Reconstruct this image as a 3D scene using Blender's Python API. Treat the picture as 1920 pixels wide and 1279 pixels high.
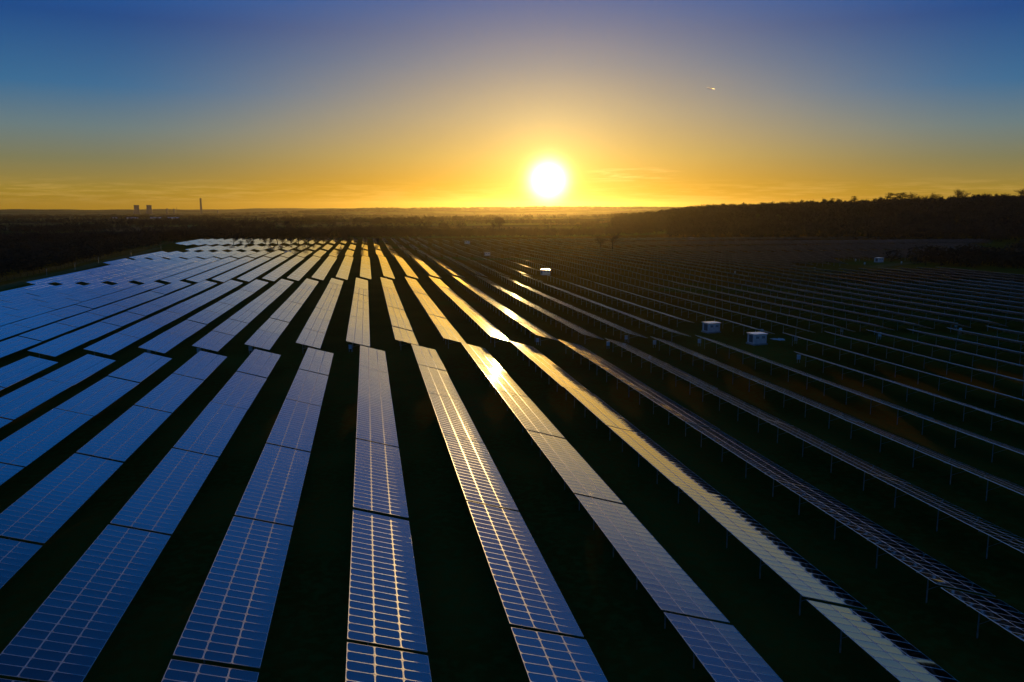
import bpy, math, random
import numpy as np
R = math.radians
sc = bpy.context.scene
rng = np.random.default_rng(7)
random.seed(7)
for o in list(bpy.data.objects):
    bpy.data.objects.remove(o)

# ------------------------------------------------------------------ camera, sky, sun, exposure
CAMZ = 28.0
YAW, PITCH = 0.1772, 0.1629
cam_d = bpy.data.cameras.new('camera'); cam = bpy.data.objects.new('camera', cam_d)
sc.collection.objects.link(cam); sc.camera = cam
cam.location = (0, 0, CAMZ)
cam.rotation_euler = (math.pi / 2 - PITCH, 0, -YAW)
cam_d.sensor_width = 36.0; cam_d.lens = 36.0 * 1512.0 / 1920.0
cam_d.clip_start = 0.5; cam_d.clip_end = 90000

SUN_AZ, SUN_EL = R(12.68), R(1.94)          # azimuth measured from +Y towards +X
SUN = (math.sin(SUN_AZ) * math.cos(SUN_EL), math.cos(SUN_AZ) * math.cos(SUN_EL), math.sin(SUN_EL))
sl = bpy.data.lights.new('sun', 'SUN'); so = bpy.data.objects.new('sun', sl)
sc.collection.objects.link(so)
sl.energy = 2.0; sl.angle = R(0.53); sl.color = (1.0, 0.62, 0.20)
so.rotation_euler = (math.pi / 2 - SUN_EL, 0, math.pi - SUN_AZ)
so.location = (0, -40, 90)

sc.view_settings.view_transform = 'Standard'; sc.view_settings.look = 'None'
sc.view_settings.gamma = 1.0; sc.view_settings.exposure = 0.0
sc.view_settings.use_curve_mapping = False
sc.cycles.use_denoising = True
sc.cycles.max_bounces = 6; sc.cycles.volume_bounces = 1
sc.cycles.sample_clamp_indirect = 6.0
sc.cycles.caustics_reflective = False

class NT:
    def __init__(s, nt): s.nt = nt; s.l = nt.links
    def n(s, t, **k):
        nd = s.nt.nodes.new(t)
        for a, b in k.items(): setattr(nd, a, b)
        return nd
    def put(s, sock, v):
        if isinstance(v, bpy.types.NodeSocket): s.l.new(v, sock)
        elif isinstance(v, (tuple, list)) and len(v) == 3 and sock.type == 'RGBA': sock.default_value = (*v, 1)
        else: sock.default_value = v
    def m(s, op, a, b=0.0, c=0.0, clamp=False):
        nd = s.n('ShaderNodeMath', operation=op); nd.use_clamp = clamp
        s.put(nd.inputs[0], a); s.put(nd.inputs[1], b); s.put(nd.inputs[2], c)
        return nd.outputs[0]
    def ss(s, x, a, b, lo=0.0, hi=1.0, kind='SMOOTHSTEP'):
        nd = s.n('ShaderNodeMapRange', interpolation_type=kind)
        s.put(nd.inputs[0], x); nd.inputs[1].default_value = a; nd.inputs[2].default_value = b
        nd.inputs[3].default_value = lo; nd.inputs[4].default_value = hi
        return nd.outputs[0]
    def mix(s, f, a, b, bt='MIX'):
        nd = s.n('ShaderNodeMix', data_type='RGBA', blend_type=bt)
        s.put(nd.inputs[0], f); s.put(nd.inputs[6], a); s.put(nd.inputs[7], b)
        return nd.outputs[2]
    def ramp(s, x, stops):
        nd = s.n('ShaderNodeValToRGB'); s.put(nd.inputs[0], x)
        cr = nd.color_ramp
        while len(cr.elements) < len(stops): cr.elements.new(0.5)
        for e, (p, c) in zip(cr.elements, stops): e.position = p; e.color = (*c, 1)
        cr.interpolation = 'EASE' if False else 'LINEAR'
        return nd.outputs[0]

def lin(r, g, b):
    f = lambda c: (c / 255 / 12.92) if c / 255 < .04045 else ((c / 255 + .055) / 1.055) ** 2.4
    return (f(r), f(g), f(b))

w = bpy.data.worlds.new('World'); sc.world = w; w.use_nodes = True
wt = NT(w.node_tree); w.node_tree.nodes.clear()
tc = wt.n('ShaderNodeTexCoord')
sky = wt.n('ShaderNodeTexSky', sky_type='NISHITA'); sky.sun_disc = False
sky.sun_elevation = SUN_EL; sky.sun_rotation = SUN_AZ; sky.altitude = 100; sky.air_density = 1.0; sky.dust_density = 2.0
wt.l.new(tc.outputs['Generated'], sky.inputs[0])
sep = wt.n('ShaderNodeSeparateXYZ'); wt.l.new(tc.outputs['Generated'], sep.inputs[0])
dot = wt.n('ShaderNodeVectorMath', operation='DOT_PRODUCT')
wt.l.new(tc.outputs['Generated'], dot.inputs[0]); dot.inputs[1].default_value = SUN
ang = wt.m('MULTIPLY', wt.m('ARCCOSINE', wt.m('MINIMUM', dot.outputs['Value'], 0.999999)), 180 / math.pi)   # degrees from the sun
el = wt.m('MULTIPLY', wt.m('ARCSINE', wt.m('MAXIMUM', wt.m('MINIMUM', sep.outputs[2], 1.0), -1.0)), 180 / math.pi)
e01 = wt.ss(el, 0.0, 60.0, kind='LINEAR')
S = lambda d: d / 60.0
# colour of the dusk air by height, near the sun's azimuth and well away from it
near = wt.ramp(e01, [(0, lin(212, 150, 10)), (S(1.6), lin(196, 146, 28)), (S(3.6), lin(180, 154, 86)), (S(6.2), lin(154, 146, 122)),
                     (S(9.5), lin(112, 124, 140)), (S(13.5), lin(54, 92, 148)), (S(20), lin(18, 96, 172)), (S(35), lin(2, 46, 94)), (1, lin(2, 27, 62))])
away = wt.ramp(e01, [(0, lin(164, 124, 20)), (S(1.2), lin(156, 130, 46)), (S(3.0), lin(122, 122, 88)), (S(5.0), lin(98, 122, 128)),
                     (S(7.5), lin(44, 104, 148)), (S(11.5), lin(0, 70, 136)), (S(16), lin(0, 94, 174)), (S(24), lin(0, 104, 190)), (S(38), lin(2, 47, 98)), (1, lin(2, 27, 62))])
fa = wt.ss(ang, 5.0, 30.0)
grad = wt.mix(fa, near, away)
# thin high streaks of cirrus low over the horizon
mp = wt.n('ShaderNodeMapping'); wt.l.new(tc.outputs['Generated'], mp.inputs[0]); mp.inputs['Scale'].default_value = (14, 14, 190)
nz = wt.n('ShaderNodeTexNoise'); wt.l.new(mp.outputs[0], nz.inputs[0]); nz.inputs['Scale'].default_value = 1.6; nz.inputs['Detail'].default_value = 7; nz.inputs['Roughness'].default_value = .6
azn = wt.m('MULTIPLY', wt.m('ARCTAN2', sep.outputs[0], sep.outputs[1]), 180 / math.pi)
ca = wt.m('MULTIPLY', wt.ss(azn, 14.8, 16.8), wt.ss(azn, 22.5, 18.5)); ce = wt.m('MULTIPLY', wt.ss(el, 1.7, 2.2), wt.ss(el, 2.9, 2.45))
band = wt.m('MULTIPLY', wt.ss(el, 0.1, 0.8), wt.ss(el, 2.2, 1.2))
cir = wt.m('MULTIPLY', wt.ss(nz.outputs[0], 0.42, 0.66), wt.m('ADD', wt.m('MULTIPLY', ca, ce), wt.m('MULTIPLY', band, .22)))
grad = wt.mix(wt.m('MULTIPLY', cir, 0.7), grad, lin(255, 205, 120))
# aureole round the low sun
g1 = wt.m('POWER', 2.71828, wt.m('MULTIPLY', wt.m('MULTIPLY', ang, ang), -0.95))
g2 = wt.m('POWER', 2.71828, wt.m('MULTIPLY', ang, -0.62))
g3 = wt.m('POWER', 2.71828, wt.m('MULTIPLY', ang, -0.18))
def scale(c, f):
    nd = wt.n('ShaderNodeVectorMath', operation='SCALE'); nd.inputs[0].default_value = c; wt.put(nd.inputs[3], f); return nd.outputs[0]
def vadd(a, b):
    nd = wt.n('ShaderNodeVectorMath', operation='ADD'); wt.l.new(a, nd.inputs[0]); wt.l.new(b, nd.inputs[1]); return nd.outputs[0]
def vscale(a, f):
    nd = wt.n('ShaderNodeVectorMath', operation='SCALE'); wt.l.new(a, nd.inputs[0]); wt.put(nd.inputs[3], f); return nd.outputs[0]
tot = vadd(vadd(vadd(scale((4.6, 4.1, 3.0), g1), scale((1.0, 0.70, 0.16), g2)), scale((0.15, 0.110, 0.035), wt.m('POWER', 2.71828, wt.m('MULTIPLY', ang, -0.30)))), scale((0.37, 0.26, 0.075), g3))
tot = vadd(tot, grad)
bgs = wt.n('ShaderNodeBackground'); wt.l.new(sky.outputs[0], bgs.inputs[0]); bgs.inputs[1].default_value = 0.05 * 0.12
bgg = wt.n('ShaderNodeBackground'); wt.l.new(tot, bgg.inputs[0]); bgg.inputs[1].default_value = 0.96
ad = wt.n('ShaderNodeAddShader'); wt.l.new(bgs.outputs[0], ad.inputs[0]); wt.l.new(bgg.outputs[0], ad.inputs[1])
wo = wt.n('ShaderNodeOutputWorld'); wt.l.new(ad.outputs[0], wo.inputs[0])

# ------------------------------------------------------------------ helpers
COL = sc.collection
def material(name, color, rough=0.8, metallic=0.0):
    m = bpy.data.materials.new(name); m.use_nodes = True
    b = m.node_tree.nodes['Principled BSDF']
    b.inputs['Base Color'].default_value = (*color, 1); b.inputs['Roughness'].default_value = rough; b.inputs['Metallic'].default_value = metallic
    return m
def noisy(name, c1, c2, scale, rough=0.8, metallic=0.0, bump=0.0, detail=4):
    m = material(name, c1, rough, metallic); t = NT(m.node_tree); b = m.node_tree.nodes['Principled BSDF']
    g = t.n('ShaderNodeTexCoord'); z = t.n('ShaderNodeTexNoise'); t.l.new(g.outputs['Object'], z.inputs[0])
    z.inputs['Scale'].default_value = scale; z.inputs['Detail'].default_value = detail
    t.l.new(t.mix(t.ss(z.outputs[0], .35, .65), c1, c2), b.inputs['Base Color'])
    if bump:
        bp = t.n('ShaderNodeBump'); bp.inputs['Strength'].default_value = bump; t.l.new(z.outputs[0], bp.inputs['Height']); t.l.new(bp.outputs[0], b.inputs['Normal'])
    return m

class MB:
    def __init__(s): s.v = []; s.f = []; s.mi = []; s.uv = {}
    def add(s, vs, fs, mi=0):
        o = len(s.v); s.v += [tuple(map(float, v)) for v in vs]; s.f += [tuple(i + o for i in f) for f in fs]; s.mi += [mi] * len(fs)
    def box(s, c, h, mi=0, rot=None):
        vs = []
        for dz in (-1, 1):
            for dy in (-1, 1):
                for dx in (-1, 1):
                    vs.append((c[0] + dx * h[0], c[1] + dy * h[1], c[2] + dz * h[2]))
        if rot: vs = [rot(v) for v in vs]
        s.add(vs, [(0, 2, 3, 1), (4, 5, 7, 6), (0, 1, 5, 4), (2, 6, 7, 3), (0, 4, 6, 2), (1, 3, 7, 5)], mi)
    def bar(s, a, b, r0, r1, n=5, mi=0):
        a = np.array(a, float); b = np.array(b, float); d = b - a; L = np.linalg.norm(d)
        if L < 1e-6: return
        d /= L; q = np.array([1, 0, 0]) if abs(d[0]) < .8 else np.array([0, 1, 0])
        u = np.cross(d, q); u /= np.linalg.norm(u); v2 = np.cross(d, u)
        vs = []
        for p, r in ((a, r0), (b, r1)):
            for i in range(n):
                t = 2 * math.pi * i / n; vs.append(p + r * (u * math.cos(t) + v2 * math.sin(t)))
        fs = [(i, (i + 1) % n, n + (i + 1) % n, n + i) for i in range(n)] + [tuple(range(n))[::-1], tuple(range(n, 2 * n))]
        s.add(vs, fs, mi)
    def lathe(s, prof, n=16, c=(0, 0, 0), mi=0, cap=True):
        o = []
        for r, z in prof:
            for i in range(n):
                t = 2 * math.pi * i / n; o.append((c[0] + r * math.cos(t), c[1] + r * math.sin(t), c[2] + z))
        fs = []
        for j in range(len(prof) - 1):
            for i in range(n):
                fs.append((j * n + i, j * n + (i + 1) % n, (j + 1) * n + (i + 1) % n, (j + 1) * n + i))
        if cap: fs.append(tuple(range((len(prof) - 1) * n, len(prof) * n)))
        s.add(o, fs, mi)
    def mesh(s, name, mats, smooth=False):
        me = bpy.data.meshes.new(name); me.from_pydata(s.v, [], s.f)
        for m in (mats if isinstance(mats, (list, tuple)) else [mats]): me.materials.append(m)
        me.polygons.foreach_set('material_index', s.mi)
        if smooth: me.polygons.foreach_set('use_smooth', [True] * len(s.f))
        me.update(); return me
def fastmesh(name, V, T, mats, mi=None):
    me = bpy.data.meshes.new(name); n = len(T); k = T.shape[1]
    me.vertices.add(len(V)); me.vertices.foreach_set('co', np.asarray(V, np.float32).ravel())
    me.loops.add(n * k); me.loops.foreach_set('vertex_index', np.asarray(T, np.int32).ravel())
    me.polygons.add(n); me.polygons.foreach_set('loop_start', np.arange(0, n * k, k, dtype=np.int32))
    for m in (mats if isinstance(mats, (list, tuple)) else [mats]): me.materials.append(m)
    if mi is not None: me.polygons.foreach_set('material_index', np.asarray(mi, np.int32))
    me.polygons.foreach_set('use_smooth', [False] * n)
    me.update(calc_edges=True); return me
def link(name, data, parent=None, loc=None, rot=None, label=None, cat=None, group=None, kind=None):
    o = bpy.data.objects.new(name, data); COL.objects.link(o)
    if parent is not None: o.parent = parent
    if loc is not None: o.location = loc
    if rot is not None: o.rotation_euler = rot
    if label: o['label'] = label
    if cat: o['category'] = cat
    if group: o['group'] = group
    if kind: o['kind'] = kind
    return o

def sst(x, a, b):
    t = np.clip((np.asarray(x, float) - a) / (b - a), 0, 1); return t * t * (3 - 2 * t)

# ------------------------------------------------------------------ the lie of the land
EDGE = 2.65                                   # height of a table's upper edge over the grass
def zed(X, D):                                # height of the tables' upper edges, relative to the world's zero
    X = np.asarray(X, float); D = np.asarray(D, float)
    z = CAMZ - 25.36 - .0087 * np.minimum(D, 300) - .0062 * np.clip(D - 300, 0, 700) + .0025 * np.clip(X, -300, 300)
    return z + 0.22 * np.sin(D / 61.0 + X / 90.0) * sst(D, 150, 260) * sst(D, 900, 700)
def ground(X, D):
    X = np.asarray(X, float); D = np.asarray(D, float)
    r = np.hypot(X, D); az = np.degrees(np.arctan2(X, D))
    z = zed(X, np.clip(D, -400, 1200)) - EDGE
    # valley floor in front and to the left, sinking into the distance
    z = z - 34 * sst(r, 1500, 9000) * sst(az, 25, 5)
    # distant low hills that close the horizon
    hl = 52 + 6 * np.sin(az * .9 + 1) + 4 * np.sin(az * 2.3)
    z = z + hl * sst(r, 12500, 17500) * sst(az, 4, -8)
    z = z + (66 + 2 * np.sin(az * 1.7)) * sst(r, 6500, 9500) * sst(az, -12, 2)* sst(az, 26, 12)
    # wooded hill on the right
    hh = (-4 + 1.0 * sst(az, 13, 20) + 11 * sst(az, 18, 36) + 8 * sst(az, 32, 46)) * (1 + .06 * np.sin(az * 1.3))
    z = z + (28 + hh) * sst(r, 880, 1500) * sst(az, 14, 24)
    # scrubby dip and low rise outside the left boundary
    z = z - 3.0 * sst(X, -165, -320) * sst(D, 100, 400)
    return z
azs = np.concatenate([np.arange(-180, -40, 4.0), np.arange(-40, 60, .4), np.arange(60, 180, 4.0)])
rs = np.concatenate([np.array([0.5]), np.geomspace(6, 1500, 110), np.geomspace(1560, 19500, 60)])
A, RR = np.meshgrid(np.radians(azs), rs)
GX = RR * np.sin(A); GY = RR * np.cos(A)
V = np.stack([GX.ravel(), GY.ravel(), ground(GX, GY).ravel()], 1)
na, nr = len(azs), len(rs)
i = np.arange(nr - 1)[:, None] * na; j = np.arange(na)[None, :]
Q = np.stack([(i + j), (i + (j + 1) % na), (i + na + (j + 1) % na), (i + na + j)], -1).reshape(-1, 4)[:, ::-1]

gm = bpy.data.materials.new('grassland'); gm.use_nodes = True; t = NT(gm.node_tree); b = gm.node_tree.nodes['Principled BSDF']
b.inputs['Roughness'].default_value = 1.0; b.inputs['Specular IOR Level'].default_value = 0.0
g = t.n('ShaderNodeTexCoord')
def noise(scale, detail=4):
    z = t.n('ShaderNodeTexNoise'); t.l.new(g.outputs['Object'], z.inputs[0]); z.inputs['Scale'].default_value = scale; z.inputs['Detail'].default_value = detail; return z.outputs[0]
c = t.mix(t.ss(noise(.05), .4, .6), (.17, .075, .008), (.22, .105, .014))
c = t.mix(t.ss(noise(1.3, 6), .40, .68), c, (.15, .12, .020))
c = t.mix(t.ss(noise(.011, 3), .58, .66), c, (.11, .12, .018))
sx = t.n('ShaderNodeSeparateXYZ'); t.l.new(g.outputs['Object'], sx.inputs[0])
vo = t.n('ShaderNodeTexVoronoi'); t.l.new(g.outputs['Object'], vo.inputs[0]); vo.inputs['Scale'].default_value = .0031
vr = t.n('ShaderNodeSeparateColor'); t.l.new(vo.outputs['Color'], vr.inputs[0])
fields = t.ramp(vr.outputs[0], [(0, (.05, .06, .02)), (.3, (.10, .11, .03)), (.5, (.16, .12, .06)), (.75, (.17, .19, .05)), (1, (.07, .06, .035))])
far = t.ss(sx.outputs[1], 930, 1000)
left = t.ss(sx.outputs[0], -205, -225)
c = t.mix(t.m('MAXIMUM', far, left), c, fields)
t.l.new(c, b.inputs['Base Color'])
bp = t.n('ShaderNodeBump'); bp.inputs['Strength'].default_value = .6; bp.inputs['Distance'].default_value = .12
t.l.new(noise(3.2, 5), bp.inputs['Height']); t.l.new(bp.outputs[0], b.inputs['Normal'])
gme = fastmesh('ground', V, Q, gm); gme.polygons.foreach_set('use_smooth', [True] * len(Q))
link('ground', gme, kind='structure', label='dark winter grassland running from the solar field to the horizon')

def strip(name, pts, wd, lift, mat, label):
    vs = []; fs = []
    P_ = [np.array(p, float) for p in pts]; D_ = []
    for a, b_ in zip(P_[:-1], P_[1:]):
        n_ = max(1, int(np.linalg.norm(b_ - a) / 6))
        for q in range(n_): D_.append(a + (b_ - a) * q / n_)
    D_.append(P_[-1])
    for q, p in enumerate(D_):
        d = D_[min(q + 1, len(D_) - 1)] - D_[max(q - 1, 0)]; d /= np.linalg.norm(d); nrm = np.array([d[1], -d[0]])
        for s_ in (-.5, 0, .5):
            x, y = p + nrm * wd * s_; vs.append((x, y, float(ground(x, y)) + lift))
    for q in range(len(D_) - 1):
        for s_ in (0, 1): fs.append((3 * q + s_, 3 * q + s_ + 1, 3 * q + s_ + 4, 3 * q + s_ + 3))
    m = MB(); m.add(vs, fs); link(name, m.mesh(name, mat), kind='structure', label=label)
trackm = noisy('rough_track', (.21, .16, .05), (.14, .11, .035), .4, 1.0)
trackm.node_tree.nodes['Principled BSDF'].inputs['Specular IOR Level'].default_value = 0
strip('path', [(-133, 180), (-142, 310), (-149, 400), (-153, 470), (-162, 560), (-166, 640), (-180, 760)], 7.5, .06, trackm, 'pale mown grass strip along the left boundary of the solar field')
strip('path', [(272, 296), (262, 345), (262, 385), (300, 412), (345, 432)], 9.0, .06, trackm, 'pale grass track between the dark rows and the scrub on the right')

# ------------------------------------------------------------------ solar tables
P = 10.0; X0 = -1.86; T = R(15.8); W = 5.04; NM = 22
glass = bpy.data.materials.new('solar_glass'); glass.use_nodes = True; t = NT(glass.node_tree); b = glass.node_tree.nodes['Principled BSDF']
uv = t.n('ShaderNodeUVMap'); uv.uv_map = 'UVMap'
s2 = t.n('ShaderNodeSeparateXYZ'); t.l.new(uv.outputs[0], s2.inputs[0]); U, Vv = s2.outputs[0], s2.outputs[1]      # metres from module corner
MWX, MWY = 1.655, .995
ex = t.m('MINIMUM', U, t.m('SUBTRACT', MWX, U)); ey = t.m('MINIMUM', Vv, t.m('SUBTRACT', MWY, Vv))
# rounded inner field: dust gathers along the frame and in the corners
cxn = t.m('MAXIMUM', t.m('SUBTRACT', .26, ex), 0.0); cyn = t.m('MAXIMUM', t.m('SUBTRACT', .26, ey), 0.0)
edge = t.m('SUBTRACT', .26, t.m('POWER', t.m('ADD', t.m('POWER', cxn, 2.2), t.m('POWER', cyn, 2.2)), 1 / 2.2))
tco = t.n('ShaderNodeTexCoord')
def nz_(scale, det=3, vec=None):
    z = t.n('ShaderNodeTexNoise'); t.l.new(vec or tco.outputs['Object'], z.inputs[0]); z.inputs['Scale'].default_value = scale; z.inputs['Detail'].default_value = det; return z.outputs[0]
n1 = nz_(1.6)
dust = t.m('MULTIPLY', t.ss(t.m('ADD', edge, t.m('MULTIPLY', t.m('SUBTRACT', n1, .5), .10)), .050, .012), 1.0)
film = t.ss(nz_(.35, 4), .35, .75, 0.0, .06)
# silicon cells, 10 across and 6 along, with thin bright fingers between them
def line(x, step, wdt):
    f = t.m('PINGPONG', x, step / 2); return t.ss(f, wdt, wdt * .4)
cell = t.m('MAXIMUM', line(t.m('SUBTRACT', U, .0275), .16, .006), line(t.m('SUBTRACT', Vv, .0275), .16, .006))
base = t.mix(cell, (.004, .016, .045), (.06, .09, .15))
oi = t.n('ShaderNodeObjectInfo')
base = t.mix(t.ss(t.m('ADD', nz_(.9, 5), t.m('MULTIPLY', t.m('SUBTRACT', oi.outputs['Random'], .5), .25)), .35, .75, 0.0, .5), base, (.018, .032, .062))
base = t.mix(t.m('MULTIPLY', dust, .5), base, (.22, .22, .22))
t.l.new(base, b.inputs['Base Color'])
b.inputs['Metallic'].default_value = .92
t.l.new(t.mix(dust, (.05, .05, .05), (.42, .42, .42)), b.inputs['Roughness'])
b.inputs['Coat Weight'].default_value = 1.0; b.inputs['Coat IOR'].default_value = 1.74
cr_ = t.m('ADD', t.m('MULTIPLY', dust, .42), t.m('ADD', .028, t.m('MULTIPLY', film, .10)))
t.l.new(cr_, b.inputs['Coat Roughness'])
alu = noisy('anodised_aluminium', (.82, .82, .84), (.70, .71, .73), 2.0, .42, .85)
steel = noisy('galvanised_steel', (.42, .43, .44), (.30, .31, .32), 3.0, .5, .7)
backs = material('grey_backsheet', (.09, .09, .10), .7)

def module_geo(mb, uvs, ox, oy, oz=0.0, tx=0.0, ty=0.0, sag=.0055, full=True):
    """one framed module, centre at ox, oy on the table plane; sag bows the glass"""
    fw_, th = .023, .04
    hx, hy = MWX / 2, MWY / 2
    def P3(x, y, z): return (ox + x, oy + y, oz + z + tx * x + ty * y)
    o0 = len(mb.v)
    # frame rim top, sides, back
    xs = [-hx, -hx + fw_, hx - fw_, hx]; ys = [-hy, -hy + .018, hy - .018, hy]
    vs = [P3(-hx, -hy, th), P3(hx, -hy, th), P3(hx, hy, th), P3(-hx, hy, th),
          P3(xs[1], ys[1], th), P3(xs[2], ys[1], th), P3(xs[2], ys[2], th), P3(xs[1], ys[2], th),
          P3(-hx, -hy, 0), P3(hx, -hy, 0), P3(hx, hy, 0), P3(-hx, hy, 0)]
    fs = [(0, 1, 5, 4), (1, 2, 6, 5), (2, 3, 7, 6), (3, 0, 4, 7), (8, 9, 1, 0), (9, 10, 2, 1), (10, 11, 3, 2), (11, 8, 0, 3)]
    mb.add(vs, fs, 1); mb.add([vs[8], vs[9], vs[10], vs[11]], [(3, 2, 1, 0)], 2)
    uvs += [(0, 0)] * 16
    n = 4; gx = np.linspace(xs[1], xs[2], n + 1); gy = np.linspace(ys[1], ys[2], n + 1)
    gv = []; 
    for y in gy:
        for x in gx:
            q = (1 - (x / hx) ** 2) * (1 - (y / hy) ** 2)
            gv.append(P3(x, y, th - .004 - sag * q)); uvs.append((x + hx, y + hy))
    gf = [(r_ * (n + 1) + c_, r_ * (n + 1) + c_ + 1, (r_ + 1) * (n + 1) + c_ + 1, (r_ + 1) * (n + 1) + c_) for r_ in range(n) for c_ in range(n)]
    mb.add(gv, gf, 0)
def finish(mb, uvs, name):
    me = mb.mesh(name, [glass, alu, backs])
    me.polygons.foreach_set('use_smooth', [m_ == 0 for m_ in mb.mi])
    ul = me.uv_layers.new(name='UVMap'); lv = np.zeros(len(me.loops), np.int32); me.loops.foreach_get('vertex_index', lv)
    ul.data.foreach_set('uv', np.array(uvs, np.float32)[lv].ravel()); me.update(); return me
def mod_pos(c_, r_, L):                        # column across (0 = upper edge), row along
    gp = .42 if L > 22.7 else .60
    st = (L - gp) / NM
    return (c_ + .5) * W / 3, gp / 2 + (r_ + .5) * st
mods = []
for q in range(6):
    mb = MB(); uvs = []; module_geo(mb, uvs, 0, 0, 0, random.uniform(-1, 1) * .0034, random.uniform(-1, 1) * .0034, random.uniform(.0022, .0048)); mods.append(finish(mb, uvs, 'module'))
def joined(L):
    mb = MB(); uvs = []
    for r_ in range(NM):
        for c_ in range(3):
            x, y = mod_pos(c_, r_, L); module_geo(mb, uvs, x, y, 0, random.uniform(-1, 1) * .0034, random.uniform(-1, 1) * .0034, random.uniform(.0022, .0048))
    return finish(mb, uvs, 'modules')
# table frame: local x runs down the slope, y along the row, z normal to the panel; posts stay vertical
cT, sT = math.cos(T), math.sin(T)
def tab(x, z=0.0): return (x * cT + z * sT, -x * sT + z * cT)
def frame_mesh(L, posts=True, legs=False):
    mb = MB()
    def rot(v):
        a_, b_ = tab(v[0], v[2]); return (a_, v[1], b_)
    for x in (.45, 1.9, 3.1, 4.55): mb.box((x, L / 2, -.045), (.025, L / 2 - .40, .04), 0, rot)
    for y in POSTY: mb.box((W / 2, y * L, -.125), (W / 2 - .25, .03, .038), 0, rot)
    for y in POSTY:
        a_ = tab(3.5, -.17); b2 = tab(1.35, -.17)
        mb.bar((a_[0], y * L, a_[1]), (b2[0], y * L, -1.6), .028, .028, 4)
    if legs:
        for y in POSTY: post_into(mb, y * L)
    return mb.mesh('support_frame', steel)
POSTY = (.11, .37, .63, .89)
def post_into(mb, y):
    x = 1.35; a_ = tab(x, -.16)
    mb.box((a_[0] - .03, y, (a_[1] - EDGE - .35) / 2), (.045, .006, (a_[1] + EDGE + .35) / 2))
    mb.box((a_[0] - .075, y, (a_[1] - EDGE - .35) / 2), (.006, .04, (a_[1] + EDGE + .35) / 2))
mb = MB(); post_into(mb, 0); post_me = mb.mesh('post', steel)

# blocks of rows: (start, number of tables, table length, shift of rows, first and last row)
blocks = [(-22.15 - 22.77 * 1, 9, 22.77, 0.0, -14, 16, 'near'), (166.3, 8, 22.0, -2.9, -12, 27, 'second'), (347.5, 8, 21.7, -1.4, -14, 64, 'third'),
          (530, 4, 21.2, -2.2, -14, 79, 'fourth'), (640, 4, 22.0, -2.2, -14, 79, 'fifth'), (769, 3, 22.6, -2.2, -17, 79, 'sixth'), (841, 4, 22.0, -2.2, -17, 79, 'seventh')]
F_ = 1512.0
def cam_xy(X, D, Z):
    Zr = Z - CAMZ
    x = X * math.cos(YAW) - D * math.sin(YAW); h = X * math.sin(YAW) + D * math.cos(YAW)
    z = h * math.cos(PITCH) - Zr * math.sin(PITCH); y = h * math.sin(PITCH) + Zr * math.cos(PITCH)
    return x, y, z
slots = []
for bi, (s0, nt_, L, dx, k0, k1, bn) in enumerate(blocks):
    for k in range(k0, k1 + 1):
        for n in range(nt_):
            d0 = s0 + n * L; dm = d0 + L / 2; X = X0 + P * k + dx
            if bi == 0 and d0 < 15: continue
            if bi == 0 and k == 8 and n == nt_ - 1: continue                    # the transformer yard interrupts this row
            if bi == 1 and k == 8 and n == 0: continue
            if bi == 2 and k == 8 and (n == 0): continue
            if bi == 3 and k == 8 and (n == 0): continue
            if bi == 2 and k == -13 - 0 and False: continue
            if bi == 2 and k == -14 and n < 6: continue
            if bi == 2 and k >= 22 and n < 2 + (k >= 26) + (k >= 31) : continue          # open grass at the second station
            if bi >= 2 and X > 265 and dm < 430: continue
            if bi >= 2 and X > 335 and dm < 417 + (X - 335) * 1.1: continue    # scrub patch on the right
            if bi == 5 and k == -17 and n == 0: continue
            if bi >= 1 and bi <= 4 and k == -14 and bi == 4: continue
            if dm > 720 + .25 * X and X > 60 and bi >= 6: continue
            if X > 790: continue
            x, y, z = cam_xy(X + 2.5, dm, float(zed(X, dm)))
            if z < 8 or x / z < -.78 or x / z > .78: continue
            # keep those the lens can see
            px = 960 + F_ * x / z; py = 640 - F_ * y / z
            if z < 25 and (py > 1900): continue
            inside = -250 < px < 2100 and py < 1900
            area = (W * L) / (z * z) * (1 if inside else 0.0)
            slots.append((area, bi, k, n, d0, L, X, inside, py))
slots.sort(key=lambda s_: -s_[0])
seen = [s_ for s_ in slots if s_[7]]
indiv = seen[:300]; rest = seen[300:] + [s_ for s_ in slots if not s_[7]]
print('tables', len(slots), 'seen', len(seen))
LENS = sorted({s_[5] for s_ in indiv})
JM = {L: [joined(L) for _ in range(3)] for L in LENS}
FM = {L: frame_mesh(L) for L in LENS}; FML = {L: frame_mesh(L, legs=True) for L in LENS}
ordn = lambda n: {1: 'first', 2: 'second', 3: 'third', 4: 'fourth', 5: 'fifth', 6: 'sixth', 7: 'seventh', 8: 'eighth', 9: 'ninth', 10: 'tenth', 11: 'eleventh', 12: 'twelfth', 13: 'thirteenth'}.get(n, '%dth' % n if n % 10 not in (1, 2, 3) or n in (11, 12, 13) else '%d%s' % (n, {1: 'st', 2: 'nd', 3: 'rd'}[n % 10]))
def row_words(k): return 'the upright row' if k == 0 else '%s row %s of the upright row' % (ordn(abs(k)), 'left' if k < 0 else 'right')
near_mod = 0
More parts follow.
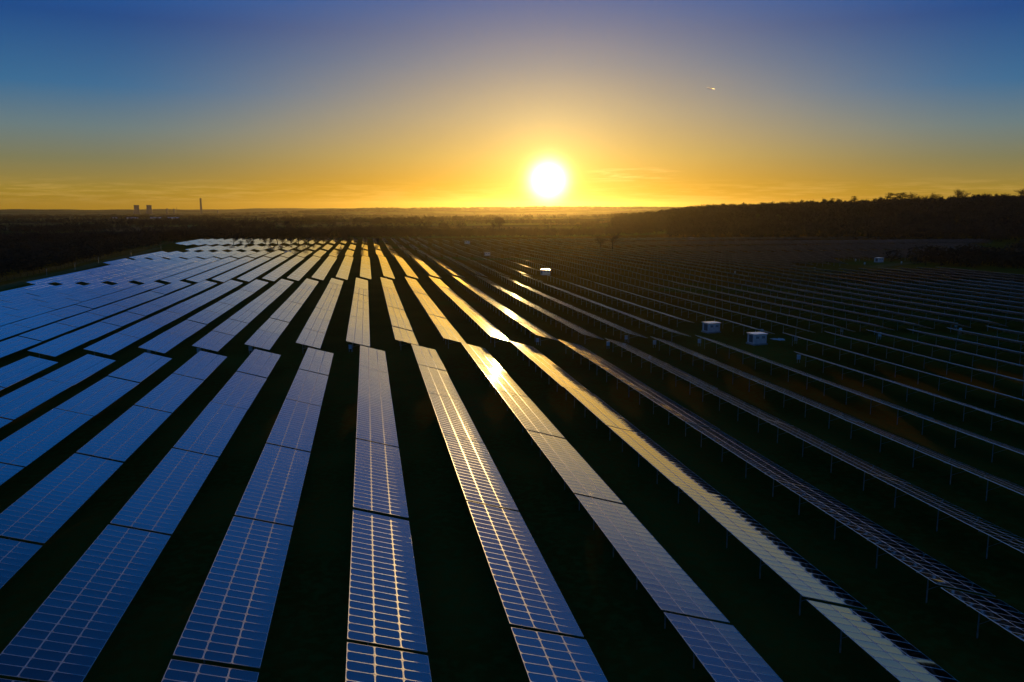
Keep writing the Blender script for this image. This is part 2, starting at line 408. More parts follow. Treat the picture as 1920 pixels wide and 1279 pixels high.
for area, bi, k, n, d0, L, X, ins, py in indiv:
    z0, z1 = float(zed(X, d0)), float(zed(X, d0 + L))
    sl_ = math.atan2(z1 - z0, L)
    nb = blocks[bi][1]
    if bi == 0: lab = '%s solar table before the first cross gap, %s' % (ordn(nb - n), row_words(k))
    elif bi == 1: lab = '%s solar table beyond the first cross gap, %s' % (ordn(n + 1), row_words(k))
    else: lab = '%s solar table beyond the second cross gap, %s' % (ordn(n + 1), row_words(k))
    jit = (random.gauss(0, R(.12)), random.gauss(0, R(.22)))
    root = link('solar_table', None, loc=(X, d0, z0), rot=(sl_ + jit[0], jit[1], 0), label=lab, cat='solar panel table', group='solar tables set out in parallel rows')
    root.empty_display_size = .5
    if d0 < 104 :
        near_mod += 1
        for r_ in range(NM):
            for c_ in range(3):
                x, y = mod_pos(c_, r_, L); a_, b_ = tab(x)
                link('module', mods[random.randrange(6)], root, (a_, y, b_), (0, T, 0))
        link('support_frame', FM[L], root)
        for y in POSTY: link('post', post_me, root, (0, y * L, 0))
    else:
        o = link('module_field', JM[L][random.randrange(3)], root, (0, 0, 0), (0, T, 0), kind='stuff')
        if d0 < 190 and k >= 2:
            link('support_frame', FM[L], root)
            for y in POSTY: link('post', post_me, root, (0, y * L, 0))
        else: link('support_frame', FML[L], root)
print('tables with single modules', near_mod)
# the far tables: the same tables, too many and too small to pick apart
VV = []; FF = []; MI = []; UVS = []; off = 0
def addbox(c, X, Y, Z0):
    pass
bf = np.array([(0, 2, 3, 1), (4, 5, 7, 6), (0, 1, 5, 4), (2, 6, 7, 3), (0, 4, 6, 2), (1, 3, 7, 5)])
for area, bi, k, n, d0, L, X, ins, py in rest:
    z0, z1 = float(zed(X, d0)), float(zed(X, d0 + L)); jt = math.tan(T + random.gauss(0, R(.25))); jy = random.gauss(0, .02)
    for c_ in range(3):
        for h in range(2):
            xa, xb = c_ * W / 3 + .01, (c_ + 1) * W / 3 - .015; ya, yb = .28 + h * (L / 2 - .28), .28 + (h + 1) * (L / 2 - .28) - .02
            vs = []
            for th in (0, .04):
                for y in (ya, yb):
                    for x in (xa, xb):
                        vs.append((X + x * cT, d0 + y, z0 + (z1 - z0) * y / L - x * cT * jt + th + jy * (h - .5)))
            VV.append(vs); FF.append(bf + off); MI += [2, 0, 1, 1, 1, 1]; off += 8
            for q in range(8): UVS.append((MWX / 2, MWY / 2))
    if X > -20:
        for y in POSTY:
            px_ = X + 1.3; py_ = d0 + y * L; zt = float(z0 + (z1 - z0) * y) - .42
            vs = [(px_ + a_ * .05, py_ + b_ * .04, zz) for zz in (zt - EDGE + .2, zt) for b_ in (-1, 1) for a_ in (-1, 1)]
            VV.append(vs); FF.append(bf + off); MI += [3] * 6; off += 8; UVS += [(0, 0)] * 8
me = fastmesh('far_solar_tables', np.array(VV).reshape(-1, 3), np.concatenate(FF), [glass, alu, backs, steel], MI)
ul = me.uv_layers.new(name='UVMap'); lv = np.zeros(len(me.loops), np.int32); me.loops.foreach_get('vertex_index', lv)
ul.data.foreach_set('uv', np.array(UVS, np.float32)[lv].ravel())
link('far_solar_tables', me, kind='stuff', label='remaining rows of solar tables shrinking towards the woods', cat='solar panels', group='solar tables set out in parallel rows')

# ------------------------------------------------------------------ transformer stations
cabm = noisy('pale_painted_steel', (.58, .57, .53), (.48, .47, .45), 1.5, .55)
roofm = noisy('pale_roof_sheet', (.78, .78, .77), (.72, .72, .72), 1.0, .2, .6)
darkm = noisy('dark_louvre', (.07, .08, .09), (.05, .05, .06), 4.0, .6)
concm = noisy('concrete', (.30, .29, .27), (.22, .21, .20), .8, .9)
def station(x, y, rz, wx, wy, h, lab):
    z = float(ground(x, y))
    r = link('transformer_station', None, loc=(x, y, z), rot=(0, 0, rz), label=lab, cat='transformer station', group='transformer stations among the rows')
    m = MB(); m.box((0, 0, .1), (wx / 2 + .25, wy / 2 + .25, .2)); link('plinth', m.mesh('plinth', concm), r)
    m = MB(); m.box((0, 0, .3 + h / 2), (wx / 2, wy / 2, h / 2))
    for sx_ in (-1, 1):
        for sy_ in (-1, 1): m.box((sx_ * wx / 2, sy_ * wy / 2, .3 + h / 2), (.05, .05, h / 2 - .01))
    link('body', m.mesh('body', cabm), r)
    m = MB(); e_ = .28
    m.add([(-wx / 2 - e_, -wy / 2 - e_, h + .303), (wx / 2 + e_, -wy / 2 - e_, h + .303), (wx / 2 + e_, wy / 2 + e_, h + .303), (-wx / 2 - e_, wy / 2 + e_, h + .303),
           (-wx / 2 - e_, -wy / 2 - e_, h + .42), (wx / 2 + e_, -wy / 2 - e_, h + .42), (wx / 2 + e_, wy / 2 + e_, h + .42), (-wx / 2 - e_, wy / 2 + e_, h + .42),
           (-wx / 2 - e_, 0, h + .44), (wx / 2 + e_, 0, h + .44)],
          [(3, 2, 1, 0), (0, 1, 5, 4), (2, 3, 7, 6), (4, 5, 9, 8), (6, 7, 8, 9), (1, 2, 6, 9, 5), (3, 0, 4, 8, 7)])
    link('roof', m.mesh('roof', roofm), r)
    for dxx, w_ in ((-wx * .24, wx * .2), (wx * .24, wx * .2)):
        m = MB(); m.box((dxx, -wy / 2 - .02, .3 + h * .47), (w_, .03, h * .43)); d_ = link('door', m.mesh('door', cabm), r)
        m = MB()
        for q in range(6): m.box((dxx, -wy / 2 - .062, .3 + h * (.56 + .045 * q)), (w_ * .7, .012, h * .014))
        link('vent', m.mesh('vent', darkm), d_)
        m = MB(); m.box((dxx + w_ * .8, -wy / 2 - .075, .3 + h * .45), (.03, .025, .12)); link('handle', m.mesh('handle', steel), d_)
    m = MB(); m.box((-wx / 2 - .02, 0, .3 + h * .5), (.03, wy * .28, h * .4)); link('side_panel', m.mesh('side_panel', darkm), r)
station(81.0, 180.5, .18, 3.0, 2.6, 2.0, 'pale louvred transformer station behind the one beside the puddle')
station(83.2, 161.5, .12, 3.0, 2.5, 2.0, 'pale transformer station standing beside the small bright puddle')
station(292, 424, .3, 3.9, 3.0, 2.3, 'blue-grey transformer station on the far grass clearing near the scrub')
station(82, 369, .1, 3.6, 3.0, 2.2, 'transformer station with sunlit roof at the second cross gap')
station(81, 549, .1, 3.4, 3.0, 2.2, 'small pale transformer station between far rows, left of the sun glare')
station(-55, 592, .1, 4.2, 3.2, 2.4, 'blue-grey transformer station among the far gold and white rows')
station(94, 766, .1, 4.6, 3.0, 2.4, 'tiny pale transformer station near the far woodland edge')
station(342, 822, .2, 4.6, 3.0, 2.4, 'tiny white station at the foot of the wooded hill')

# inverter cabinets at row ends
def cab_mesh():
    a_ = MB(); a_.box((0, 0, 1.35), (.34, .16, .52)); a_.box((0, -.02, 1.89), (.38, .22, .02))
    d_ = MB(); d_.box((0, -.172, 1.35), (.29, .012, .46)); 
    l_ = MB(); l_.box((0, 0, .42), (.045, .04, .5)); 
    return a_.mesh('body', cabm), d_.mesh('door', cabm), l_.mesh('leg', steel)
cabm_low = cabm; cabm = noisy('cabinet_paint', (.50, .56, .60), (.42, .48, .52), 1.5, .5); cb, cd, cl = cab_mesh(); cabm = cabm_low
cabs = [(1311, 650, 'at the start of the row in front of the near transformer station'), (1428, 630, 'just behind the roof of the near transformer station'), (1492, 645, 'at the row end right of the puddle'),
        (1497, 681, 'at the short row end nearest below the puddle'), (1578, 628, 'blue-lit at the third row end past the puddle'), (1649, 637, 'at the fourth row end past the puddle'),
        (1792, 618, 'at the sixth row end past the puddle, rear one of two'), (1800, 628, 'at the sixth row end past the puddle, front one of two'),
        (1008, 648, 'under the row end beside the brightest glint'), (1140, 655, 'under the row end one to the right of the glint rows'), (1174, 642, 'on tall legs in the first cross gap, beyond the panel edge'),
        (1227, 652, 'two row ends before the transformer stations'), (657, 661, 'below the upright row of the second block'), (280, 668, 'below the fourth row left of the upright row'),
        (373, 668, 'below the third row left of the upright row'), (470, 664, 'below the second row left of the upright row'),
        (1378, 516, 'alone in the dark rows above the stations'), (1527, 508, 'alone in the dark rows left of the clearing'), (1604, 491, 'left of the far blue-grey station, rear one'),
        (1621, 498, 'left of the far blue-grey station, front one'), (1690, 496, 'just right of the far blue-grey station'), (1735, 489, 'on the clearing, second right of the far station'),
        (1768, 487, 'on the clearing, third right of the far station'), (1802, 485, 'on the clearing beside the scrub edge')]
def on_ground(px, py):
    fxv = np.array([math.cos(YAW), -math.sin(YAW), 0]); fh = np.array([math.sin(YAW), math.cos(YAW), 0])
    fw = fh * math.cos(PITCH) + np.array([0, 0, -1]) * math.sin(PITCH); up = fh * math.sin(PITCH) + np.array([0, 0, 1]) * math.cos(PITCH)
    d = fw + fxv * (px - 960) / F_ + up * (639.5 - py) / F_; d /= np.linalg.norm(d)
    s = 5.0
    while s < 20000:
        p = d * s
        if CAMZ + p[2] < ground(p[0], p[1]): break
        s *= 1.004
    return float(p[0]), float(p[1])
for px, py, tx in cabs:
    x, y = on_ground(px, py); z = float(ground(x, y))
    r = link('inverter_cabinet', None, loc=(x, y, z), rot=(0, 0, random.uniform(-.1, .1)), label='pale inverter cabinet ' + tx, cat='cabinet', group='inverter cabinets at the row ends')
    k_ = .82 if y < 250 else .9
    r.scale = (k_ * 1.15, k_, k_)
    link('body', cb, r); link('door', cd, r)
    for s_ in (-1, 1): link('leg', cl, r, (s_ * .24, 0, 0))
x, y = on_ground(1459, 637)
pm = material('still_water', (.02, .03, .04), .03); pm.node_tree.nodes['Principled BSDF'].inputs['IOR'].default_value = 1.33
m = MB(); n_ = 22
m.add([(x + (1.55 + .3 * math.sin(3 * q) * math.cos(q)) * math.cos(2 * math.pi * q / n_), y + (1.5 + .5 * math.sin(2.2 * q)) * math.sin(2 * math.pi * q / n_) + .4 * math.cos(4 * math.pi * q / n_), float(ground(x, y)) + .08) for q in range(n_)], [tuple(range(n_))])
link('puddle', m.mesh('puddle', material('puddle_sky_white', (.75, .78, .8), .25)), label='small bright puddle, its sky reflection painted white, beside the transformer station', kind='structure')  # white base colour paints the sky's reflection onto the puddle

# ------------------------------------------------------------------ trees
barkm = noisy('bark', (.030, .024, .018), (.018, .015, .012), 2.0, 1.0)
twigm = noisy('winter_twigs', (.062, .048, .034), (.040, .032, .024), .03, 1.0)
needm = noisy('pine_needles', (.016, .024, .012), (.010, .016, .009), .5, 1.0)
scrubm = noisy('scrub', (.044, .036, .024), (.064, .050, .030), .06, 1.0)
for m_ in (barkm, twigm, needm, scrubm): m_.node_tree.nodes['Principled BSDF'].inputs['Specular IOR Level'].default_value = .0
def bare_tree(seed, h=11.0):
    rd = random.Random(seed); tr = MB(); cr = MB()
    def grow(p, d, L, r, lv):
        segs = 3 if lv < 2 else 2
        for s_ in range(segs):
            d = d + np.array([rd.gauss(0, .12), rd.gauss(0, .12), rd.gauss(.03, .06)]); d /= np.linalg.norm(d)
            q = p + d * L / segs; r2 = r * .82
            (tr if lv == 0 else cr).bar(p, q, r, r2, 5 if lv < 2 else 3)
            if lv < 4:
                nb = (1 if s_ == 0 and lv == 0 else 3) if lv < 3 else 3
                for _ in range(nb):
                    ax = np.array([rd.gauss(0, 1), rd.gauss(0, 1), rd.gauss(0, .4)]); ax /= np.linalg.norm(ax)
                    nd = d * rd.uniform(.45, .8) + ax * rd.uniform(.5, .9) + np.array([0, 0, .12]); nd /= np.linalg.norm(nd)
                    if lv == 0 and s_ == 0: continue
                    grow(q, nd, L * rd.uniform(.45, .72), max(r2 * .55, .02), lv + 1)
            p, r = q, r2
    grow(np.array([0, 0, -.3]), np.array([0, 0, 1.]), h * .52, h * .028, 0)
    return tr.mesh('trunk', barkm), cr.mesh('crown', twigm)
def pine(seed, h=14.0):
    rd = random.Random(seed); tr = MB(); cr = MB()
    tr.bar((0, 0, -.4), (.2, .1, h * .55), .3, .22, 6); tr.bar((.2, .1, h * .55), (.5, -.1, h * .95), .22, .08, 6)
    for q in range(11):
        z = h * rd.uniform(.5, .98); a_ = rd.uniform(0, 6.28); rr = (1.12 - z / h) * h * .5 * rd.uniform(.5, 1.1)
        c = np.array([math.cos(a_) * rr, math.sin(a_) * rr, z + .4]); tr.bar((.3, 0, z - .8), c, .07, .03, 3)
        for _ in range(70):
            p = c + np.array([rd.gauss(0, 1.3), rd.gauss(0, 1.3), rd.gauss(0, .45)]); s_ = rd.uniform(.25, .5)
            u = np.array([rd.gauss(0, 1), rd.gauss(0, 1), rd.gauss(0, .6)]); u /= np.linalg.norm(u); v = np.cross(u, [rd.gauss(0, 1), rd.gauss(0, 1), 1.]); v /= np.linalg.norm(v)
            cr.add([p - u * s_, p + u * s_, p + v * s_], [(0, 1, 2)])
    return tr.mesh('trunk', barkm), cr.mesh('crown', needm)
def round_tree(seed, h=11.0, mat=None):
    rd = random.Random(seed); tr = MB(); cr = MB()
    tr.bar((0, 0, -.4), (.1, 0, h * .5), .28, .16, 6)
    for q in range(8):
        a_ = rd.uniform(0, 6.28); c = np.array([math.cos(a_) * h * .2 * rd.random(), math.sin(a_) * h * .2 * rd.random(), h * rd.uniform(.4, .82)])
        tr.bar((.1, 0, h * .4), c, .1, .04, 3)
        for _ in range(90):
            dd = np.array([rd.gauss(0, 1), rd.gauss(0, 1), rd.gauss(0, 1)]); dd /= np.linalg.norm(dd)
            p = c + dd * h * .17 * rd.uniform(.6, 1.1); s_ = rd.uniform(.18, .42)
            u = np.array([rd.gauss(0, 1), rd.gauss(0, 1), rd.gauss(0, .8)]); u /= np.linalg.norm(u); v = np.cross(u, dd); v /= (np.linalg.norm(v) + 1e-6)
            cr.add([p - u * s_, p + u * s_, p + v * s_], [(0, 1, 2)])
    return tr.mesh('trunk', barkm), cr.mesh('crown', mat or twigm)
BT = [bare_tree(s_) for s_ in (3, 8, 21, 34)]; PT = [pine(s_) for s_ in (2, 5, 9)]; RT = [round_tree(s_) for s_ in (1, 4)]
def tree(kind, x, y, h, lab, group):
    src, h0 = {'bare': (BT, 11.0), 'pine': (PT, 14.0), 'round': (RT, 11.0)}[kind]
    a_, b_ = random.choice(src); z = float(ground(x, y))
    r = link({'bare': 'bare_tree', 'pine': 'pine_tree', 'round': 'leafy_tree'}[kind], None, loc=(x, y, z), rot=(0, 0, random.uniform(0, 6.28)), label=lab, cat='tree', group=group)
    s_ = h / h0; r.scale = (s_ * random.uniform(.9, 1.2), s_ * random.uniform(.9, 1.2), s_)
    link('trunk', a_, r); link('crown', b_, r)
def dir_az(px, py=391):
    x = (px - 960); h = F_ * math.cos(PITCH) + (639.5 - py) * math.sin(PITCH)
    return math.atan2(x, h) + YAW
def at_az(px, r): a_ = dir_az(px); return r * math.sin(a_), r * math.cos(a_)
# bare trees in front of the last block of tables
for n_, (px, D, h, kd) in enumerate([(433, 755, 12.5, 'bare'), (447, 750, 6, 'bare'), (463, 752, 8.5, 'bare'), (473, 748, 7, 'bare'), (494, 754, 8.5, 'bare'), (504, 750, 7, 'bare'), (519, 745, 17, 'bare'), (528, 756, 9, 'bare'), (541, 752, 8, 'bare'),
                          (558, 748, 16, 'bare'), (567, 756, 7, 'bare'), (575, 750, 18, 'bare'), (588, 752, 8, 'bare'), (604, 756, 9, 'bare'), (638, 752, 14, 'bare'), (655, 756, 8, 'bare'), (682, 756, 15, 'bare'), (706, 760, 8, 'bare')]):
    a_ = dir_az(px); x = D * math.tan(a_)
    tree(kd, x, D, h, '%s bare tree from the left end in the line before the last bright tables' % ordn(n_ + 1), 'bare trees before the last tables')
for px, r_, h, lab in [(938, 1150, 22, 'tall bare tree standing over the hedge left of the sun glare'), (925, 1180, 15, 'lower bare tree just left of the tall bare tree'), (860, 1150, 15, 'broad bare tree in the hedge left of the tall bare tree'),
                       (1150, 620, 15, 'shadowy bare tree alone among the rows right of the glare'), (1128, 640, 12, 'smaller shadowy tree beside the lone tree among the rows'), (795, 1400, 14, 'bare tree above the far rows, third hedge tree from the glare'),
                       (1030, 1250, 13, 'bare tree right under the sun in the hazy hedge'), (1075, 1300, 14, 'bare tree in the golden haze just right of the sun')]:
    x, y = at_az(px, r_); tree('bare', x, y, h, lab, None)
# ridge trees that break the skyline
ridge = [(1168, 15, 'bare'), (1190, 13, 'bare'), (1242, 12, 'round'), (1313, 11, 'bare'), (1347, 12, 'bare'), (1390, 11, 'bare'), (1433, 12, 'bare'), (1470, 12, 'round'), (1483, 13, 'bare'), (1512, 12, 'round'), (1545, 14, 'bare'), (1560, 13, 'pine'), (1573, 14, 'round'), (1600, 15, 'pine'),
         (1622, 13, 'round'), (1651, 14, 'round'), (1668, 19, 'pine'), (1682, 16, 'pine'), (1691, 19, 'pine'), (1708, 18, 'bare'), (1716, 15, 'bare'), (1738, 15, 'bare'), (1748, 18, 'bare'), (1762, 15, 'round'), (1782, 13, 'bare'), (1796, 20, 'bare'), (1806, 16, 'bare'), (1830, 13, 'round'), (1850, 14, 'bare'),
         (1866, 13, 'round'), (1884, 13, 'bare'), (1898, 14, 'round'), (1915, 19, 'bare')]
for n_, (px, h, kd) in enumerate(ridge):
    r_ = 1500 + random.uniform(-30, 30); x, y = at_az(px, r_)
    tree(kd, x, y, h * 1.25, '%s %s tree on the ridge skyline, counting right from the sun' % (ordn(n_ + 1), {'bare': 'bare', 'pine': 'pine', 'round': 'round dark'}[kd]), 'trees on the ridge skyline')

# woods, hedges and scrub that read as one mass
def tuft_template(seed, n, flat=1.0, wid=.42):
    rg = np.random.default_rng(seed)
    d = rg.normal(size=(n, 3)); d /= np.linalg.norm(d, axis=1)[:, None]
    c = d * rg.uniform(.45, 1.05, (n, 1)) * np.array([wid, wid, .46]) + np.array([0, 0, .56])
    u = rg.normal(size=(n, 3)); u /= np.linalg.norm(u, axis=1)[:, None]; v = np.cross(u, rg.normal(size=(n, 3))); v /= np.linalg.norm(v, axis=1)[:, None]
    s_ = rg.uniform(.035, .10, (n, 1))
    tri = np.stack([c - u * s_ * 1.5, c + u * s_ * 1.5, c + v * s_], 1)
    tk = np.array([[[-.02, 0, -.06], [.02, 0, -.06], [0.005, 0, .6]], [[0, -.02, -.06], [0, .02, -.06], [0, .0, .6]]])
    return np.concatenate([tri, tk])
TP = [tuft_template(s_, 90) for s_ in range(5)]
def mass(name, pts, mat, lab, cat, tmpl=TP):
    out = []
    for x, y, h, wd in pts:
        tp = tmpl[int(rng.integers(len(tmpl)))]; a_ = rng.uniform(0, 6.28); ca, sa = math.cos(a_), math.sin(a_)
        q = tp * np.array([wd, wd, h]); q = np.stack([q[..., 0] * ca - q[..., 1] * sa + x, q[..., 0] * sa + q[..., 1] * ca + y, q[..., 2] + float(ground(x, y))], -1)
        out.append(q)
    Vt = np.concatenate(out).reshape(-1, 3); Tt = np.arange(len(Vt)).reshape(-1, 3)
    link(name, fastmesh(name, Vt, Tt, mat), label=lab, cat=cat, kind='stuff')
# hill wood
pts = []
for _ in range(5200):
    px = rng.uniform(1150, 1990); u = rng.random() ** .8; r_ = 905 + u * 620
    x, y = at_az(px, r_); 
    if px < 1250 and r_ < 1050: continue
    h = rng.uniform(8, 13); pts.append((x, y, h, h * rng.uniform(.7, 1.0)))
for _ in range(1500):
    px = rng.uniform(1150, 1990); x, y = at_az(px, rng.uniform(1470, 1560)); h = 6.5 + 9 * rng.random() ** 2.2; pts.append((x, y, h, h * .95))
mass('hillside_woods', pts, twigm, 'dark bare woodland covering the long hill on the right', 'woodland')
# dark wood behind the last tables, middle and left
pts = []
for _ in range(2600):
    px = rng.uniform(-60, 1240); r_ = 985 + abs(rng.normal(0, 85)); 
    x, y = at_az(px, r_)
    if y < 965: continue
    h = rng.uniform(7, 12) * (1.0 if px < 800 else .8); pts.append((x, y, h, h * rng.uniform(.8, 1.2)))
mass('woodland_belt', pts, twigm, 'dark belt of bare woodland behind the furthest solar tables', 'woodland')
# scattered hedges, copses over the plain
pts = []
for _ in range(110):
    px = rng.uniform(-60, 1260); r0 = 1250 * (6.2 ** rng.random()); a0 = dir_az(px); x0, y0 = r0 * math.sin(a0), r0 * math.cos(a0)
    th = rng.choice([rng.normal(0, .25), rng.normal(1.2, .3)]); Ln = rng.uniform(80, 420) * (r0 / 2500) ** .6
    m_ = int(Ln / (7 + r0 / 500))
    for q in range(m_):
        s_ = (q / m_ - .5) * Ln; h = rng.uniform(3.5, 10.5)
        pts.append((x0 + s_ * math.cos(th) + rng.normal(0, 2), y0 + s_ * math.sin(th) + rng.normal(0, 2), h, h * rng.uniform(1.1, 1.9)))
for _ in range(34):
    px = rng.uniform(-60, 1240); r0 = 1400 * (5.5 ** rng.random()); a0 = dir_az(px); x0, y0 = r0 * math.sin(a0), r0 * math.cos(a0)
    for q in range(40):
        h = rng.uniform(7, 14); sp_ = r0 * .018
        pts.append((x0 + rng.normal(0, sp_ * 1.6), y0 + rng.normal(0, sp_ * 2.2), h, h * 1.2))
mass('hedges_and_copses', pts, twigm, 'hedges and copses scattered over the hazy plain to the horizon', 'woodland')
# horizon woods
pts = []
for _ in range(1500):
    px = rng.uniform(560, 1330); x, y = at_az(px, rng.uniform(8200, 9800)); h = rng.uniform(9, 17) * (1.2 if px > 830 else 1); pts.append((x, y, h, h * 3.2))
for _ in range(700):
    px = rng.uniform(-60, 720); x, y = at_az(px, rng.uniform(5200, 10300)); h = rng.uniform(8, 18); pts.append((x, y, h, h * 4))
mass('horizon_woods', pts, twigm, 'thin ragged line of far woods along the horizon', 'woodland')
# scrub outside the left boundary and on the right clearing
pts = []
while len(pts) < 2600:
    y = rng.uniform(230, 940); bx = -158 - .06 * (y - 400) if y < 640 else -176 - .05 * (y - 640)
    x = bx - 8 - abs(rng.normal(0, 110)) * (.45 + y / 900)
    if y > 560 and x > -250 - (y - 560) * .2 and rng.random() < .5: continue
    h = rng.uniform(3.5, 8.5); pts.append((x, y, h, h * rng.uniform(1.1, 1.6)))
mass('left_scrub', pts, scrubm, 'dense dark scrub beyond the grass strip at the left boundary', 'scrub')
bpy.data.objects['left_scrub'].name = 'boundary_scrub'
pts = []
while len(pts) < 900:
    y = rng.uniform(318, 640); x = rng.uniform(292, 640)
    lo = 285 + max(0, 395 - y) * .55; e0 = (y - 330) / 1.05 + 335
    if x < lo or x > e0 + 300 or (y > 430 and x < e0 - 40) : continue
    if y < 345 - (x - 300) * .1 : continue
    h = rng.uniform(5, 11); pts.append((x, y, h, h * rng.uniform(1.1, 1.6)))
mass('clearing_scrub', pts, scrubm, 'dark mound of scrub beside the clearing at the right edge', 'scrub')

# ------------------------------------------------------------------ power station on the horizon
towm = noisy('weathered_concrete', (.11, .105, .10), (.08, .075, .07), .02, .9)
def tower(px, r_, lab):
    x, y = at_az(px, r_); z = -71 + CAMZ
    prof = [(44, 0), (40, 14), (35.5, 35), (31.5, 60), (30, 82), (30.6, 98), (32.2, 112)]
    m = MB(); m.lathe(prof + [(31.2, 114), (30.2, 112)], 28, cap=False)
    r = link('cooling_tower', m.mesh('shell', towm, True), loc=(x, y, z), label=lab, cat='cooling tower', group='cooling towers of the far power station')
    m = MB()
    for q in range(24):
        a_ = 2 * math.pi * q / 24; m.bar((45 * math.cos(a_), 45 * math.sin(a_), -9), (43.6 * math.cos(a_ + .1), 43.6 * math.sin(a_ + .1), .5), .8, .8, 4)
    link('leg_ring', m.mesh('leg_ring', towm), r)
tower(256, 11350, 'left one of the two hazy cooling towers on the horizon')
tower(279.5, 11350, 'right one of the two hazy cooling towers on the horizon')
x, y = at_az(377, 11000); m = MB(); m.lathe([(13.5, 0), (12.8, 60), (12, 130), (11.4, 196), (12.1, 197), (12.1, 200), (10, 200)], 20)
r = link('chimney', m.mesh('shaft', towm, True), loc=(x, y, -73 + CAMZ), label='tall slim power station chimney standing alone on the horizon', cat='chimney')
m = MB(); m.lathe([(13.2, 176), (13.2, 180)], 20); link('band', m.mesh('band', darkm), r)
for px, w_, h, lab in [(313, 11, 62, 'small square tower block left of the two on the horizon'), (326, 9, 60, 'squat dark tower block beside the thin mast'), (408, 7, 42, 'tiny dark block right of the tall chimney')]:
    x, y = at_az(px, 11200); m = MB(); m.box((0, 0, h / 2), (w_, w_, h / 2)); m.box((0, 0, h + 2), (w_ * .6, w_ * .6, 2))
    link('industrial_tower', m.mesh('industrial_tower', towm), loc=(x, y, -66 + CAMZ), label=lab, cat='building')
for px, r_, h, z, lab in [(331, 11200, 84, -66, 'thin stack beside the squat dark block'), (862, 9300, 62, -14, 'thin lattice mast on the horizon left of the sun')]:
    x, y = at_az(px, r_); m = MB()
    m.bar((0, 0, 0), (0, 0, h), 2.4, 1.2, 6); m.bar((0, 0, h * .8), (0, 0, h * .86), 3.4, 3.4, 6)
    link('mast', m.mesh('mast', darkm), loc=(x, y, z + CAMZ), label=lab, cat='mast')
# long pale sheds with low light on their roofs
for px, py, L_, lab in [(216, 408.5, 40, 'leftmost pale shed roof on the plain under the hills'), (243, 408.5, 50, 'pale shed roof left of the cooling towers'), (254, 408.5, 46, 'pale shed roof just under the left cooling tower'), (288, 408.3, 60, 'brightest white shed roof below the cooling towers'),
                        (297, 408.3, 46, 'white shed roof adjoining the brightest one'), (325, 408.5, 105, 'long white greenhouse roof below the tall chimney')]:
    x, y = on_ground(px, py + 1); z = float(ground(x, y)); m = MB(); k_ = math.hypot(x, y) / 3400
    a_, h = L_ / 5 * k_, 3.5 * k_
    m.add([(-a_, -8, 0), (a_, -8, 0), (a_, 8, 0), (-a_, 8, 0), (-a_, -8, h * .6), (a_, -8, h * .6), (a_, 8, h * .6), (-a_, 8, h * .6), (-a_, 0, h), (a_, 0, h)],
          [(0, 1, 5, 4), (2, 3, 7, 6), (1, 2, 6, 9, 5), (3, 0, 4, 8, 7)], 0)
    m.add([(-a_ - 1, -9, h * .56), (a_ + 1, -9, h * .56), (a_ + 1, 0, h * 1.03), (-a_ - 1, 0, h * 1.03), (a_ + 1, 9, h * .56), (-a_ - 1, 9, h * .56)], [(0, 1, 2, 3), (3, 2, 4, 5)], 1)
    link('shed', m.mesh('shed', [cabm, roofm]), loc=(x, y, z), rot=(0, 0, -dir_az(px)), label=lab, cat='shed', group='pale sheds on the plain')

# boundary fence with camera posts on the left
fence_pts = [(-151, 250), (-154, 330), (-158, 400), (-161, 460), (-169, 545), (-173, 640), (-186, 760), (-198, 900)]
fr = link('boundary_fence', None, loc=(fence_pts[0][0], fence_pts[0][1], 0), label='thin wire boundary fence along the left edge of the field', cat='fence')
mw = MB(); pmsh = MB(); pmsh.box((0, 0, 1.0), (.06, .06, 1.1)); pmsh = pmsh.mesh('fence_post', barkm); prev = None
for (xa, ya), (xb, yb) in zip(fence_pts[:-1], fence_pts[1:]):
    n_ = int(math.hypot(xb - xa, yb - ya) / 8)
    for q in range(n_):
        x = xa + (xb - xa) * q / n_; y = ya + (yb - ya) * q / n_; z = float(ground(x, y))
        link('fence_post', pmsh, fr, (x - fence_pts[0][0], y - fence_pts[0][1], z))
        p = np.array([x - fence_pts[0][0], y - fence_pts[0][1], z])
        if prev is not None:
            for hz in (.5, 1.0, 1.5, 2.0): mw.bar(prev + [0, 0, hz], p + [0, 0, hz], .012, .012, 3)
        prev = p
link('wire', mw.mesh('wire', steel), fr, kind='stuff')
glintm = material('housing_gold_glint', (.85, .7, .4), .25, 1.0)  # gold base colour puts the sun glint into the camera housings
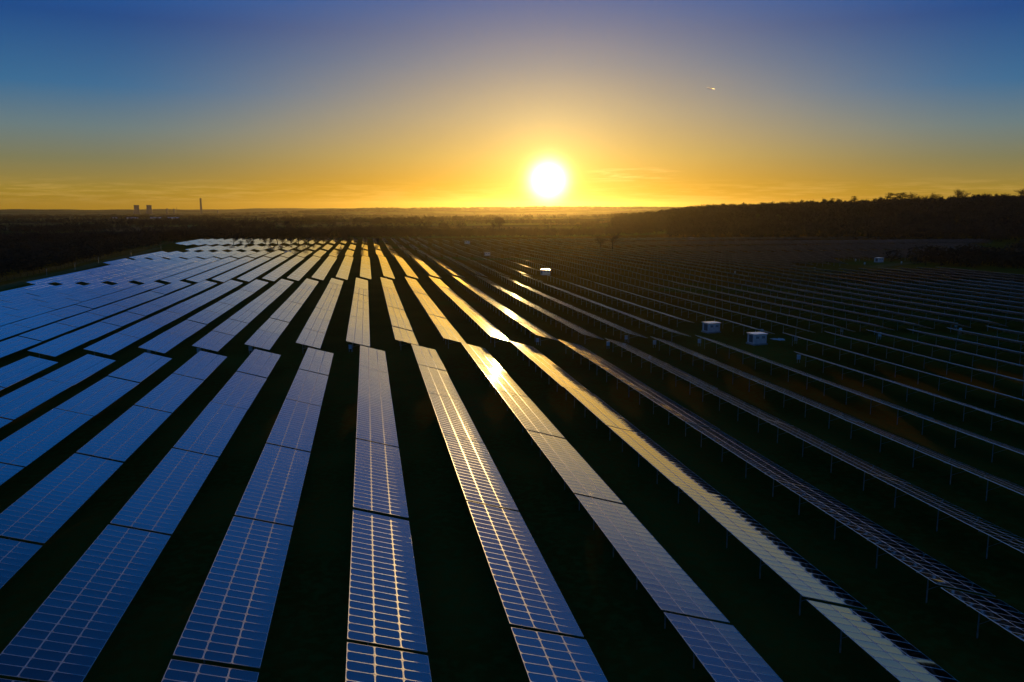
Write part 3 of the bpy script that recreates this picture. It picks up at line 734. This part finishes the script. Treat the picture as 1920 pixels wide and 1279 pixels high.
for px, py, lab in [(88, 513, 'sunlit steel camera post at the near end of the boundary strip'), (141, 503, 'second sunlit camera post along the boundary strip'), (185, 490, 'third camera post along the boundary strip'),
                    (246, 477, 'fourth camera post along the boundary strip, glinting gold'), (302, 465, 'furthest camera post on the boundary strip, glinting gold')]:
    x, y = on_ground(px, py + 4); z = float(ground(x, y))
    r = link('camera_post', None, loc=(x, y, z), label=lab, cat='camera post', group='camera posts on the boundary strip')
    m = MB(); m.bar((0, 0, 0), (0, 0, 3.4), .07, .05, 6); link('pole', m.mesh('pole', steel), r)
    m = MB(); m.bar((-.1, -.35, 3.35), (.1, .35, 3.5), .14, .14, 8); link('camera_housing', m.mesh('camera_housing', glintm), r)

# ------------------------------------------------------------------ vapour trail
cm = bpy.data.materials.new('ice_cloud'); cm.use_nodes = True; t = NT(cm.node_tree); cm.node_tree.nodes.clear(); tb = t.n('ShaderNodeBsdfRefraction'); tb.inputs['Color'].default_value = (.98, .96, .92, 1); tb.inputs['Roughness'].default_value = .6; tb.inputs['IOR'].default_value = 1.2; oo = t.n('ShaderNodeOutputMaterial'); t.l.new(tb.outputs[0], oo.inputs[0])
x, y = at_az(1322, 42000); m = MB(); zt = 42000 * math.tan(math.atan((639.5 - 173) / F_) - PITCH + .0009)
m.bar((-60, 0, 6), (230, 0, -26), 8, 32, 8); m.bar((230, 0, -26), (370, 0, -48), 32, 8, 8)
link('vapour_trail', m.mesh('vapour_trail', cm), loc=(x - 100, y, zt + CAMZ), label='short white vapour trail high in the sky right of the sun', cat='vapour trail')

# ------------------------------------------------------------------ haze
hz = bpy.data.materials.new('haze'); hz.use_nodes = True; hz.node_tree.nodes.clear(); t = NT(hz.node_tree)
pv = t.n('ShaderNodeVolumePrincipled'); pv.inputs['Color'].default_value = (1.0, .82, .42, 1); pv.inputs['Density'].default_value = 0.000013; pv.inputs['Anisotropy'].default_value = .84
ou = t.n('ShaderNodeOutputMaterial'); t.l.new(pv.outputs[0], ou.inputs['Volume'])
m = MB(); m.box((0, 0, 0), (19800, 19800, 125)); 
ho = link('haze', m.mesh('haze', hz), loc=(0, 0, CAMZ + 20), kind='stuff', label='thin sunlit evening haze lying over the whole plain', cat='haze')
